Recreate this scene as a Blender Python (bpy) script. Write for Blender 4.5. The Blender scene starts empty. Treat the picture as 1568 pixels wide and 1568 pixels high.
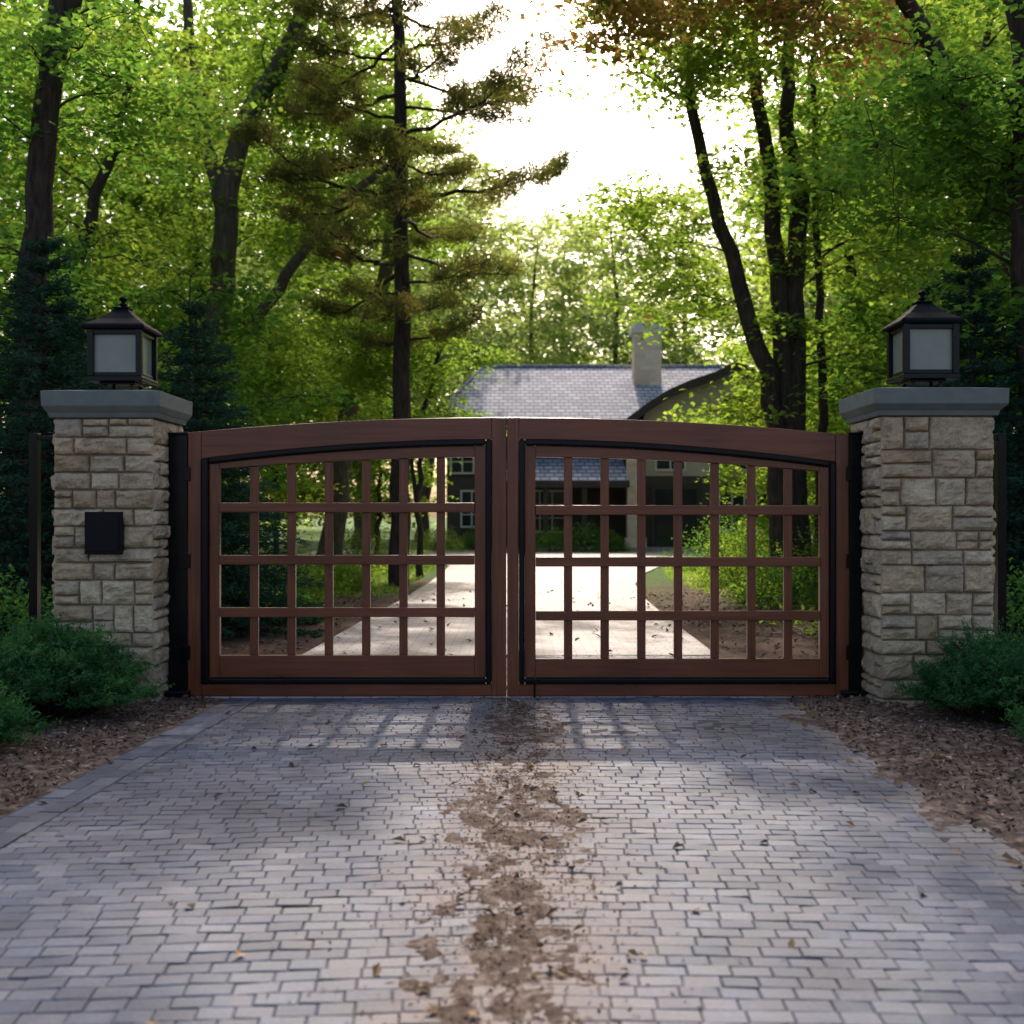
import bpy, math, random
import numpy as np
from mathutils import Vector, noise

rng = np.random.default_rng(7)
random.seed(7)
scene = bpy.context.scene
COL = scene.collection

# ------------------------------------------------------------------ materials
def new_mat(name):
    m = bpy.data.materials.new(name); m.use_nodes = True
    nt = m.node_tree; nt.nodes.clear()
    out = nt.nodes.new('ShaderNodeOutputMaterial')
    return m, nt, out

def ramp(nt, fac, stops, interp='LINEAR'):
    r = nt.nodes.new('ShaderNodeValToRGB')
    r.color_ramp.interpolation = interp
    e = r.color_ramp.elements
    while len(e) > 1: e.remove(e[-1])
    e[0].position = stops[0][0]; e[0].color = (*stops[0][1], 1)
    for p, c in stops[1:]:
        el = e.new(p); el.color = (*c, 1)
    if fac is not None: nt.links.new(fac, r.inputs[0])
    return r.outputs[0]

def mix(nt, fac, a, b, mode='MIX'):
    m = nt.nodes.new('ShaderNodeMixRGB'); m.blend_type = mode
    for i, s in ((0, fac), (1, a), (2, b)):
        if isinstance(s, bpy.types.NodeSocket): nt.links.new(s, m.inputs[i])
        elif isinstance(s, (int, float)): m.inputs[i].default_value = s
        else: m.inputs[i].default_value = (*s, 1)
    return m.outputs[0]

def math_n(nt, op, a, b=None, c=None, clamp=False):
    m = nt.nodes.new('ShaderNodeMath'); m.operation = op; m.use_clamp = clamp
    for i, s in enumerate((a, b, c)):
        if s is None: continue
        if isinstance(s, bpy.types.NodeSocket): nt.links.new(s, m.inputs[i])
        else: m.inputs[i].default_value = s
    return m.outputs[0]

def texnoise(nt, scale, detail=4, rough=.55, vec=None, out='Fac'):
    n = nt.nodes.new('ShaderNodeTexNoise')
    n.inputs['Scale'].default_value = scale; n.inputs['Detail'].default_value = detail
    n.inputs['Roughness'].default_value = rough
    if vec is not None: nt.links.new(vec, n.inputs['Vector'])
    return n.outputs[out]

def objcoord(nt):
    return nt.nodes.new('ShaderNodeTexCoord').outputs['Object']

def bump(nt, h, strength, dist=.01):
    b = nt.nodes.new('ShaderNodeBump'); b.inputs['Strength'].default_value = strength
    b.inputs['Distance'].default_value = dist
    nt.links.new(h, b.inputs['Height']); return b.outputs[0]

def principled(nt, out, col, rough=.6, metal=0, normal=None, spec=.5):
    p = nt.nodes.new('ShaderNodeBsdfPrincipled')
    if isinstance(col, bpy.types.NodeSocket): nt.links.new(col, p.inputs['Base Color'])
    else: p.inputs['Base Color'].default_value = (*col, 1)
    if isinstance(rough, bpy.types.NodeSocket): nt.links.new(rough, p.inputs['Roughness'])
    else: p.inputs['Roughness'].default_value = rough
    p.inputs['Metallic'].default_value = metal
    p.inputs['Specular IOR Level'].default_value = spec
    if normal is not None: nt.links.new(normal, p.inputs['Normal'])
    nt.links.new(p.outputs[0], out.inputs[0])
    return p

def simple(name, col, rough=.6, var=.15, scale=20, bmp=0.0, metal=0, spec=.5):
    m, nt, out = new_mat(name)
    c = objcoord(nt)
    n = texnoise(nt, scale, 5, .6, c)
    cc = mix(nt, n, tuple(x*(1-var) for x in col), tuple(min(1, x*(1+var)) for x in col))
    nb = bump(nt, n, bmp) if bmp else None
    principled(nt, out, cc, rough, metal, nb, spec)
    return m

def leaf_mat(name, dark, mid, light, trans=.5, tcol=None, nscale=.6):
    m, nt, out = new_mat(name)
    geo = nt.nodes.new('ShaderNodeNewGeometry')
    oi = nt.nodes.new('ShaderNodeObjectInfo')
    n = texnoise(nt, nscale, 1, .5, geo.outputs['Position'])
    f = math_n(nt, 'MULTIPLY', geo.outputs['Random Per Island'], .4)
    n2 = math_n(nt, 'MULTIPLY', n, 1.1)
    f = math_n(nt, 'ADD', f, n2)
    f = math_n(nt, 'ADD', f, -.25)
    f2 = math_n(nt, 'MULTIPLY_ADD', oi.outputs['Random'], .35, f)
    f2 = math_n(nt, 'ADD', f2, -.15, clamp=True)
    c = ramp(nt, f2, [(0, dark), (.5, mid), (1, light)])
    d = nt.nodes.new('ShaderNodeBsdfDiffuse'); nt.links.new(c, d.inputs[0])
    t = nt.nodes.new('ShaderNodeBsdfTranslucent')
    tc = mix(nt, 1.0, c, tcol or (2.2, 2.0, .8), 'MULTIPLY')
    nt.links.new(tc, t.inputs[0])
    ms = nt.nodes.new('ShaderNodeMixShader'); ms.inputs[0].default_value = trans
    nt.links.new(d.outputs[0], ms.inputs[1]); nt.links.new(t.outputs[0], ms.inputs[2])
    nt.links.new(ms.outputs[0], out.inputs[0])
    return m

M = {}
M['leaf'] = leaf_mat('leaf_green', (.036,.092,.024), (.076,.175,.040), (.155,.27,.07), .6, (2.1,1.95,1.0))
M['leaf_y'] = leaf_mat('leaf_yellow_green', (.06,.125,.026), (.12,.22,.046), (.24,.335,.08), .64, (2.2,1.95,1.0))
M['leaf_haze'] = leaf_mat('leaf_far_haze', (.14,.21,.085), (.23,.32,.13), (.36,.44,.19), .62, (1.95,1.75,1.25))  # paler leaf colour stands in for aerial haze over distant trees
M['leaf_w'] = leaf_mat('leaf_warm', (.10,.12,.035), (.22,.18,.06), (.52,.24,.15), .68, (2.1,1.7,1.3))
M['leaf_c'] = leaf_mat('leaf_cool', (.026,.08,.025), (.055,.14,.042), (.115,.225,.07), .57, (2.0,1.95,1.0))
M['needle'] = leaf_mat('pine_needles', (.045,.072,.03), (.09,.115,.05), (.22,.18,.10), .45, nscale=1.5)
M['spruce'] = leaf_mat('spruce_needles', (.012,.04,.030), (.026,.068,.046), (.055,.11,.07), .2, (1.2,1.5,1), 3)
M['juniper'] = leaf_mat('juniper_needles', (.018,.065,.026), (.042,.125,.045), (.12,.25,.085), .28, (1.3,1.6,1), 6)

def bark_mat(name, a, b):
    m, nt, out = new_mat(name)
    c = objcoord(nt)
    mp = nt.nodes.new('ShaderNodeMapping'); mp.inputs['Scale'].default_value = (9, 9, 1.6)
    nt.links.new(c, mp.inputs[0])
    n = texnoise(nt, 2.2, 6, .65, mp.outputs[0])
    col = ramp(nt, n, [(.3, a), (.7, b)])
    principled(nt, out, col, .9, 0, bump(nt, n, .9, .04), .2)
    return m
M['bark'] = bark_mat('bark', (.018,.014,.011), (.075,.058,.045))
M['bark_l'] = bark_mat('bark_light', (.05,.04,.03), (.16,.13,.10))

m, nt, out = new_mat('limestone_blocks')
geo = nt.nodes.new('ShaderNodeNewGeometry'); c = objcoord(nt)
sz = nt.nodes.new('ShaderNodeSeparateXYZ'); nt.links.new(c, sz.inputs[0])
base = ramp(nt, geo.outputs['Random Per Island'], [(0,(.46,.35,.22)),(.2,(.66,.54,.37)),(.4,(.53,.45,.34)),(.6,(.75,.63,.45)),(.8,(.60,.47,.31)),(1,(.49,.43,.35))])
n1 = texnoise(nt, 9, 7, .65, c); n2 = texnoise(nt, 60, 6, .7, c); n3 = texnoise(nt, 2.5, 5, .65, c)
base = mix(nt, .9, base, ramp(nt, n1, [(.25,(.45,.40,.34)),(.5,(.9,.87,.83)),(.75,(1.14,1.12,1.07))]), 'MULTIPLY')
base = mix(nt, .6, base, ramp(nt, n2, [(.3,(.55,.53,.5)),(.6,(1.12,1.12,1.12))]), 'MULTIPLY')
low_tone = math_n(nt, 'MULTIPLY_ADD', sz.outputs[2], -1.6, .35)  # stone gets darker and browner towards the bottom, broken by noise
low_tone = math_n(nt, 'MULTIPLY_ADD', n3, 1.0, low_tone)
low_tone = math_n(nt, 'MULTIPLY', low_tone, .7, clamp=True)
base = mix(nt, low_tone, base, (.20,.165,.115))
h = math_n(nt, 'MULTIPLY_ADD', n1, .8, n2)
principled(nt, out, base, .88, 0, bump(nt, h, .9, .02), .25)
M['stone'] = m
M['mortar'] = simple('mortar', (.20,.16,.12), .95, .3, 40, .4)
M['capstone'] = simple('cap_stone', (.14,.16,.15), .7, .35, 10, .2)
M['black'] = simple('black_metal', (.005,.0055,.007), .24, .3, 10, spec=.2)
M['blackr'] = simple('black_roof_metal', (.004,.006,.009), .55, .3, 10, spec=.05)
M['blackp'] = simple('black_panel', (.004,.005,.008), .4, .3, 10, spec=.15)
M['lampglass'] = simple('frosted_glass', (.21,.24,.195), .28, .4, 3.5)
M['white'] = simple('white_trim', (.62,.6,.55), .6, .1)
M['beige'] = simple('beige_stucco', (.5,.43,.32), .9, .15, 3)
M['greywall'] = simple('brown_wall', (.075,.058,.046), .9, .2, 3)
M['darkwood'] = simple('dark_timber', (.045,.03,.024), .6, .3, 6)
M['terracotta'] = simple('terracotta', (.6,.2,.1), .8, .2, 6)
M['dglass'] = simple('dark_window_glass', (.02,.025,.03), .08, .1, 2)

def gatemat(name, sc):
    m, nt, out = new_mat(name)
    c = objcoord(nt)
    mp = nt.nodes.new('ShaderNodeMapping'); mp.inputs['Scale'].default_value = sc; nt.links.new(c, mp.inputs[0])
    n1 = texnoise(nt, 2, 6, .65, mp.outputs[0]); n3 = texnoise(nt, 1.5, 3, .5, c)
    col = ramp(nt, n1, [(.3,(.095,.026,.012)),(.5,(.145,.042,.018)),(.7,(.19,.058,.025))])
    col = mix(nt, .7, col, ramp(nt, n3, [(.3,(.65,.65,.65)),(.7,(1.3,1.3,1.3))]), 'MULTIPLY')
    rg = math_n(nt, 'MULTIPLY_ADD', n3, .2, .2)
    principled(nt, out, col, rg, 0, bump(nt, n1, .08, .002), .45)
    M[name] = m
gatemat('gate_h', (1.0, 20, 30)); gatemat('gate_v', (30, 20, 1.0))

def dirtmask(nt, pos):
    sx = nt.nodes.new('ShaderNodeSeparateXYZ'); nt.links.new(pos, sx.inputs[0])
    nn = texnoise(nt, 2.3, 7, .68, pos)
    ax = math_n(nt, 'ABSOLUTE', math_n(nt, 'ADD', sx.outputs[0], -.02))
    a = math_n(nt, 'MULTIPLY_ADD', ax, -2.2, 1.2)
    a = math_n(nt, 'MULTIPLY_ADD', math_n(nt, 'ADD', nn, -.5), 3.0, a)
    d = math_n(nt, 'MULTIPLY', a, 1.0, clamp=True)
    b = math_n(nt, 'MULTIPLY_ADD', sx.outputs[0], 2.4, -4.0)
    b = math_n(nt, 'MULTIPLY_ADD', math_n(nt, 'ADD', nn, -.5), 2.5, b)
    b = math_n(nt, 'MULTIPLY', b, 1.0, clamp=True)
    return d, b, nn

m, nt, out = new_mat('grey_pavers')
geo = nt.nodes.new('ShaderNodeNewGeometry'); pos = geo.outputs['Position']
base = ramp(nt, geo.outputs['Random Per Island'], [(0,(.054,.067,.104)),(.4,(.076,.091,.130)),(.75,(.092,.108,.146)),(1,(.125,.136,.170))])
big = texnoise(nt, .9, 4, .6, pos); fine = texnoise(nt, 70, 5, .7, pos); med = texnoise(nt, 6, 6, .7, pos)
base = mix(nt, .95, base, ramp(nt, big, [(.3,(.55,.56,.60)),(.7,(1.5,1.48,1.45))]), 'MULTIPLY')
base = mix(nt, .8, base, ramp(nt, med, [(.3,(.62,.62,.62)),(.7,(1.3,1.3,1.3))]), 'MULTIPLY')
base = mix(nt, .5, base, ramp(nt, fine, [(.3,(.65,.65,.65)),(.7,(1.25,1.25,1.25))]), 'MULTIPLY')
d, b, nn = dirtmask(nt, pos)
base = mix(nt, math_n(nt,'MULTIPLY',d,.65), base, mix(nt, fine, (.13,.10,.085), (.36,.30,.26)))
base = mix(nt, math_n(nt,'MULTIPLY',b,.8), base, mix(nt, fine, (.15,.13,.105), (.27,.235,.19)))
rg = math_n(nt, 'MULTIPLY_ADD', med, .35, .40)
rg = math_n(nt, 'MULTIPLY_ADD', d, .2, rg)
principled(nt, out, base, rg, 0, bump(nt, math_n(nt,'MULTIPLY_ADD',med,1.5,fine), .5, .005), .28)
M['paver'] = m

m, nt, out = new_mat('light_pavers')
c = objcoord(nt)
bt = nt.nodes.new('ShaderNodeTexBrick'); nt.links.new(c, bt.inputs[0])
bt.inputs['Scale'].default_value = 1; bt.inputs['Brick Width'].default_value = .2; bt.inputs['Row Height'].default_value = .12
bt.inputs['Mortar Size'].default_value = .008
bt.inputs['Color1'].default_value = (.27,.255,.27,1); bt.inputs['Color2'].default_value = (.36,.34,.35,1); bt.inputs['Mortar'].default_value = (.15,.13,.125,1)
n1 = texnoise(nt, .7, 5, .6, c)
col = mix(nt, .9, bt.outputs[0], ramp(nt, n1, [(.3,(.65,.62,.6)),(.7,(1.25,1.2,1.15))]), 'MULTIPLY')
principled(nt, out, col, .6, 0, bump(nt, bt.outputs['Fac'], -.3, .004), .35)
M['drive2'] = m

m, nt, out = new_mat('dirt')
geo = nt.nodes.new('ShaderNodeNewGeometry'); pos = geo.outputs['Position']
n1 = texnoise(nt, 14, 8, .72, pos); n2 = texnoise(nt, 90, 5, .7, pos)
col = ramp(nt, n1, [(.3,(.05,.035,.028)),(.5,(.12,.088,.070)),(.7,(.34,.27,.23))])
col = mix(nt, .6, col, ramp(nt, n2, [(.3,(.5,.5,.5)),(.7,(1.4,1.4,1.4))]), 'MULTIPLY')
principled(nt, out, col, .95, 0, bump(nt, math_n(nt,'MULTIPLY_ADD',n2,.4,n1), .9, .03), .2)
M['dirt'] = m

m, nt, out = new_mat('forest_floor')
geo = nt.nodes.new('ShaderNodeNewGeometry'); pos = geo.outputs['Position']
sx = nt.nodes.new('ShaderNodeSeparateXYZ'); nt.links.new(pos, sx.inputs[0])
n0 = texnoise(nt, .5, 4, .6, pos); n1 = texnoise(nt, 12, 8, .75, pos); n2 = texnoise(nt, 80, 5, .7, pos)
mulch = ramp(nt, n1, [(.3,(.045,.026,.018)),(.5,(.11,.068,.050)),(.72,(.21,.145,.11))])
grass = ramp(nt, n1, [(.3,(.03,.075,.014)),(.7,(.10,.19,.035))])
mk = math_n(nt, 'MULTIPLY_ADD', sx.outputs[1], .16, -3.0)
mk = math_n(nt, 'MULTIPLY_ADD', math_n(nt,'ADD',n0,-.5), 6, mk, clamp=True)
col = mix(nt, mk, mulch, grass)
col = mix(nt, .5, col, ramp(nt, n2, [(.3,(.5,.5,.5)),(.7,(1.4,1.4,1.4))]), 'MULTIPLY')
principled(nt, out, col, .95, 0, bump(nt, math_n(nt,'MULTIPLY_ADD',n2,.3,n1), .9, .05), .2)
M['floor'] = m

m, nt, out = new_mat('mulch_chips')
geo = nt.nodes.new('ShaderNodeNewGeometry')
col = ramp(nt, geo.outputs['Random Per Island'], [(0,(.03,.018,.012)),(.5,(.085,.052,.036)),(.85,(.18,.118,.085)),(1,(.42,.31,.22))])
principled(nt, out, col, .9, 0, None, .2)
M['chips'] = m
m, nt, out = new_mat('dead_leaves')
geo = nt.nodes.new('ShaderNodeNewGeometry')
col = ramp(nt, geo.outputs['Random Per Island'], [(0,(.06,.04,.025)),(.5,(.16,.10,.05)),(1,(.34,.22,.11))])
principled(nt, out, col, .8, 0, None, .3)
M['dead'] = m

m, nt, out = new_mat('slate_roof')
c = objcoord(nt)
sep = nt.nodes.new('ShaderNodeSeparateXYZ'); nt.links.new(c, sep.inputs[0])
cmb = nt.nodes.new('ShaderNodeCombineXYZ'); nt.links.new(sep.outputs[0], cmb.inputs[0]); nt.links.new(sep.outputs[2], cmb.inputs[1])
bt = nt.nodes.new('ShaderNodeTexBrick'); nt.links.new(cmb.outputs[0], bt.inputs[0])
bt.inputs['Scale'].default_value=1; bt.inputs['Brick Width'].default_value=.34; bt.inputs['Row Height'].default_value=.15
bt.inputs['Mortar Size'].default_value=.022
bt.inputs['Color1'].default_value=(.20,.23,.31,1); bt.inputs['Color2'].default_value=(.37,.40,.51,1); bt.inputs['Mortar'].default_value=(.07,.075,.10,1)
n1 = texnoise(nt, 1.5, 4, .6, c)
col = mix(nt, .6, bt.outputs[0], ramp(nt, n1, [(.3,(.75,.75,.75)),(.7,(1.25,1.25,1.25))]), 'MULTIPLY')
principled(nt, out, col, .8, 0, bump(nt, bt.outputs['Fac'], -.6, .02), .2)
M['slate'] = m

m, nt, out = new_mat('chimney_brick')
c = objcoord(nt)
sep = nt.nodes.new('ShaderNodeSeparateXYZ'); nt.links.new(c, sep.inputs[0])
cmb = nt.nodes.new('ShaderNodeCombineXYZ'); nt.links.new(math_n(nt,'ADD',sep.outputs[0],sep.outputs[1]), cmb.inputs[0]); nt.links.new(sep.outputs[2], cmb.inputs[1])
bt = nt.nodes.new('ShaderNodeTexBrick'); nt.links.new(cmb.outputs[0], bt.inputs[0])
bt.inputs['Scale'].default_value=1; bt.inputs['Brick Width'].default_value=.4; bt.inputs['Row Height'].default_value=.16; bt.inputs['Mortar Size'].default_value=.012
bt.inputs['Color1'].default_value=(.74,.64,.5,1); bt.inputs['Color2'].default_value=(.6,.42,.30,1); bt.inputs['Mortar'].default_value=(.6,.55,.48,1)
principled(nt, out, bt.outputs[0], .9)
M['chim'] = m

# ------------------------------------------------------------------ mesh tools
class QM:
    def __init__(s): s.v=[]; s.f=[]; s.m=[]; s.sm=[]; s.n=0
    def add(s, v, f, mat=0, smooth=False):
        v = np.asarray(v, dtype=np.float32).reshape(-1,3); f = np.asarray(f, dtype=np.int32).reshape(-1,4)
        s.v.append(v); s.f.append(f+s.n); s.n += len(v)
        s.m.append(np.full(len(f), mat, np.int32)); s.sm.append(np.full(len(f), smooth, bool))
    def box(s, x0,x1,y0,y1,z0,z1, mat=0):
        v=[(x0,y0,z0),(x1,y0,z0),(x1,y1,z0),(x0,y1,z0),(x0,y0,z1),(x1,y0,z1),(x1,y1,z1),(x0,y1,z1)]
        s.add(v, [(3,2,1,0),(4,5,6,7),(0,1,5,4),(1,2,6,5),(2,3,7,6),(3,0,4,7)], mat)
    def frustum(s, cx,cy,z0,z1,a0,a1, mat=0, b0=None, b1=None):
        b0=b0 or a0; b1=b1 or a1
        v=[(cx-a0,cy-b0,z0),(cx+a0,cy-b0,z0),(cx+a0,cy+b0,z0),(cx-a0,cy+b0,z0),(cx-a1,cy-b1,z1),(cx+a1,cy-b1,z1),(cx+a1,cy+b1,z1),(cx-a1,cy+b1,z1)]
        s.add(v, [(3,2,1,0),(4,5,6,7),(0,1,5,4),(1,2,6,5),(2,3,7,6),(3,0,4,7)], mat)
    def slab(s, x0,x1,zlo,zhi,y0,y1,mat=0,n=1):
        xs=np.linspace(x0,x1,n+1); v=[]; f=[]
        for x in xs:
            a=zlo(x) if callable(zlo) else zlo; b=zhi(x) if callable(zhi) else zhi
            v += [(x,y0,a),(x,y1,a),(x,y1,b),(x,y0,b)]
        for i in range(n):
            o=i*4; p=o+4
            for k in range(4):
                k2=(k+1)%4; f.append((o+k,o+k2,p+k2,p+k))
        f.append((0,3,2,1)); f.append((n*4,n*4+1,n*4+2,n*4+3))
        s.add(v,f,mat)
    def tube(s, pts, rad, sides=7, mat=0):
        pts=np.asarray(pts,float); k=len(pts)
        rad=np.broadcast_to(np.asarray(rad,float),(k,))
        t=np.gradient(pts,axis=0); t/=np.linalg.norm(t,axis=1)[:,None]+1e-9
        ref=np.tile(np.array([[0.13,0.07,1.0]]),(k,1)); 
        if abs(t[:,2]).mean()>.8: ref=np.tile(np.array([[0.05,1.0,0.1]]),(k,1))
        a=np.cross(t,ref); a/=np.linalg.norm(a,axis=1)[:,None]+1e-9
        b=np.cross(t,a)
        ang=np.linspace(0,2*np.pi,sides,endpoint=False)
        v=pts[:,None,:]+rad[:,None,None]*(np.cos(ang)[None,:,None]*a[:,None,:]+np.sin(ang)[None,:,None]*b[:,None,:])
        i=np.arange(k-1)[:,None]*sides; j=np.arange(sides)[None,:]; j2=(j+1)%sides
        f=np.stack([i+j,i+j2,i+sides+j2,i+sides+j],-1)
        s.add(v,f,mat,True)
    def leaves(s, c, L, W, mat=0, flat=.6, dirs=None, fold=.25):
        n=len(c)
        if n==0: return
        nrm=rng.normal(size=(n,3)); nrm[:,2]=np.abs(nrm[:,2])+flat*1.5; nrm/=np.linalg.norm(nrm,axis=1)[:,None]
        d=rng.normal(size=(n,3)) if dirs is None else dirs
        d=d-nrm*(d*nrm).sum(1)[:,None]; d/=np.linalg.norm(d,axis=1)[:,None]+1e-9
        w=np.cross(nrm,d)
        Ls=(L*rng.uniform(.65,1.25,n))[:,None]*.5; Ws=(W*rng.uniform(.7,1.2,n))[:,None]*.5
        v=np.stack([c-d*Ls, c+w*Ws+nrm*Ws*fold, c+d*Ls-nrm*Ls*.15, c-w*Ws+nrm*Ws*fold],1)
        f=np.arange(n*4).reshape(n,4)
        s.add(v,f,mat,False)
    def mesh(s,name,mats):
        me=bpy.data.meshes.new(name)
        v=np.concatenate(s.v); f=np.concatenate(s.f); m=np.concatenate(s.m); sm=np.concatenate(s.sm)
        me.vertices.add(len(v)); me.vertices.foreach_set('co',v.ravel())
        me.loops.add(f.size); me.loops.foreach_set('vertex_index',f.ravel())
        me.polygons.add(len(f)); me.polygons.foreach_set('loop_start',np.arange(0,f.size,4,dtype=np.int32))
        for k in mats: me.materials.append(M[k])
        me.polygons.foreach_set('material_index',m); me.polygons.foreach_set('use_smooth',sm)
        me.update(calc_edges=True); me.validate()
        return me
    def build(s,name,mats,parent=None,bevel=0):
        o=bpy.data.objects.new(name,s.mesh(name,mats)); COL.objects.link(o)
        if parent: o.parent=parent
        if bevel:
            b=o.modifiers.new('bevel','BEVEL'); b.width=bevel; b.segments=2; b.limit_method='ANGLE'; b.harden_normals=False
        return o

def empty(name, loc=(0,0,0)):
    e=bpy.data.objects.new(name,None); e.location=(0,0,0); e.empty_display_size=.3; COL.objects.link(e); return e

def smooth_path(pts, n=14, wob=.04, seed=0):
    pts=np.asarray(pts,float); k=len(pts)
    if k==2: pts=np.array([pts[0],pts.mean(0),pts[1]]); k=3
    t=np.linspace(0,k-1,n); out=[]
    P=np.vstack([2*pts[0]-pts[1],pts,2*pts[-1]-pts[-2]])
    for x in t:
        i=min(int(x),k-2); u=x-i; p0,p1,p2,p3=P[i],P[i+1],P[i+2],P[i+3]
        out.append(.5*((2*p1)+(-p0+p2)*u+(2*p0-5*p1+4*p2-p3)*u*u+(-p0+3*p1-3*p2+p3)*u**3))
    out=np.array(out)
    w=rng.normal(size=out.shape)*wob; w[:,2]*=.3; w[0]=0
    return out+w

def blob_pts(c, r, n, shell=.35):
    d=rng.normal(size=(n,3)); d/=np.linalg.norm(d,axis=1)[:,None]
    rad=rng.uniform(shell,1,n)**.6
    return np.array(c)+d*rad[:,None]*np.array(r)

def clear_ok(p):
    """keep the clearing above the driveway open"""
    x,y,z=p
    if y<15.5: return True
    lo=-0.5-0.022*(y-15); hi=1.35+0.078*(y-15)
    if lo<x<hi and z>2.5+.21*y and z<1.2+.36*y+ .8*math.sin(x*1.7): return False
    return True

def broad_tree(name, stems, blobs, leafsize=.14, nleaf=130, csize=.75, mats=('bark','leaf'), clear=True, tiltz=.22, flat=.8):
    q=QM(); samples=[]
    for pts,r0,r1 in stems:
        p=smooth_path(pts,22,.03); r=np.linspace(r0,r1,len(p)); r[0]*=1.35; r[1]*=1.1
        q.tube(p,r,9,0)
        for a,b in zip(p,r): samples.append((*a,b))
    S=np.array(samples); T=S.copy()
    C=np.concatenate([blob_pts(bc,br,nc) for bc,br,nc in blobs])
    if clear: C=C[[clear_ok(c) for c in C]]
    dist=np.array([np.linalg.norm(T[:,:3]-c,axis=1).min() for c in C])
    for c in C[np.argsort(dist)]:
        d=np.linalg.norm(S[:,:3]-c,axis=1)
        hz=np.linalg.norm(S[:,:2]-c[:2],axis=1)
        cost=d+2.0*np.maximum(0,(S[:,2]-(c[2]-.25*hz)))+.25*(S[:,3]<.012)
        i=int(cost.argmin()); a=S[i,:3]; ln=d[i]
        mid=(a+c)/2+np.array([0,0,.10*ln])+rng.normal(size=3)*.06*ln
        p=smooth_path([a,mid,c],7,.02*ln)
        r0=min(S[i,3]*.7,.010+.010*ln)
        rr=np.linspace(r0,.006,7)
        q.tube(p,rr,4,0)
        S=np.vstack([S,np.column_stack([p[2:6],rr[2:6]])])
        cs=csize*rng.uniform(.65,1.35)
        n=int(nleaf*rng.uniform(.6,1.3)*(cs/csize)**1.5)
        k=5; sub=c+rng.normal(size=(k,3))*np.array([.55,.55,tiltz])*cs
        for sp in sub:
            q.tube(np.array([p[-2],(p[-2]+sp)/2+[0,0,.03],sp]),[.008,.006,.003],3,0)
        idx=rng.integers(0,k,n)
        off=rng.normal(size=(n,3))*np.array([.33,.33,tiltz*.5])*cs
        L=sub[idx]+off; L[:,2]-= .25*(off[:,0]**2+off[:,1]**2)/cs
        q.leaves(L,leafsize,leafsize*.72,1,flat)
    return q.build(name,mats)

# ------------------------------------------------------------------ ground
q=QM()
q.add([(-300,-40,0),(300,-40,0),(300,500,0),(-300,500,0)],[(0,1,2,3)])
q.build('ground',['floor'])

def strip(q,rows,z,mat=0):
    v=[];f=[]
    for (y,a,b) in rows: v+=[(a,y,z),(b,y,z)]
    for i in range(len(rows)-1): f.append((2*i,2*i+1,2*i+3,2*i+2))
    q.add(v,f,mat)
q=QM()
rows=[(10.9,-1.95,1.9),(14,-1.85,1.95),(18,-1.7,2.05),(22,-1.6,2.3),(26,-1.55,2.9),(30,-1.6,3.8),(33,-2.2,5.0),(35,-4.5,7.5),(38,-7,9),(43,-7,9)]
strip(q,rows,.03)
q.build('driveway',['drive2'])
q=QM(); q.add([(-2.6,-3,.008),(2.1,-3,.008),(1.95,10.9,.008),(-2.0,10.9,.008)],[(0,1,2,3)]); q.build('driveway_bed',['dirt'])

def brick(q,cx,cy,w,l,z,tilt,g=.0014,b=.004,rot=0):
    w=w/2-g; l=l/2-g
    tx,ty=tilt
    xs=[(-w,-l),(w,-l),(w,l),(-w,l)]
    v=[]
    for x,y in xs: v.append((x,y,z-.02+tx*x+ty*y))
    for x,y in xs: v.append((x,y,z-b*.7+tx*x+ty*y))
    for x,y in xs: v.append((x-b*np.sign(x),y-b*np.sign(y),z+tx*x+ty*y))
    v=np.array(v); c,s_=math.cos(rot),math.sin(rot)
    X=v[:,0]*c-v[:,1]*s_+cx; Y=v[:,0]*s_+v[:,1]*c+cy
    v=np.stack([X,Y,v[:,2]],1)
    f=[]
    for k in range(4):
        k2=(k+1)%4
        f+= [(k,k2,4+k2,4+k),(4+k,4+k2,8+k2,8+k)]
    f.append((8,9,10,11))
    q.add(v,f)
q=QM()
BW,BL=.112,.078
xl=lambda y:-2.0-.055*(8.2-y)
xr=lambda y:1.93+.012*(8.2-y)
y=-1.5; row=0
while y<10.85:
    off=(row%2)*BW/2+rng.uniform(-.012,.012)
    a=xl(y)+.21; b=xr(y)
    x=a-off
    while x<b:
        bw=BW*rng.uniform(.85,1.15)
        x0=max(x,a); x1=min(x+bw,b)
        if x1-x0>.03:
            zz=.032+rng.normal()*.0010+.007*noise.noise(Vector((x*.9,y*.9,0)))
            yo=.03*noise.noise(Vector((x*.5,y*.5,4)))+.08*x*(1 if x<0 else -.6)
            brick(q,(x0+x1)/2,y+BL/2+yo,x1-x0,BL,zz,rng.normal(size=2)*.018,rot=rng.normal()*.012+(.08 if x<0 else -.048))
        x+=bw
    y+=BL; row+=1
for k in range(2):
    y=-1.5+k*.08
    while y<10.8:
        brick(q,xl(y)+.053+k*.105,y+.084,.105,.168,.033+rng.normal()*.0012,rng.normal(size=2)*.012,rot=-.055)
        y+=.168
q.build('paver_driveway',['paver'])
q=QM(); q.add([(-2.55,-1.5,.0265),(2.0,-1.5,.0265),(1.93,10.9,.0265),(-1.88,10.9,.0265)],[(0,1,2,3)])
M['sand']=simple('joint_sand_grey',(.04,.041,.05),.95,.4,30,.3)
q.build('joint_sand',['sand'])

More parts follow.
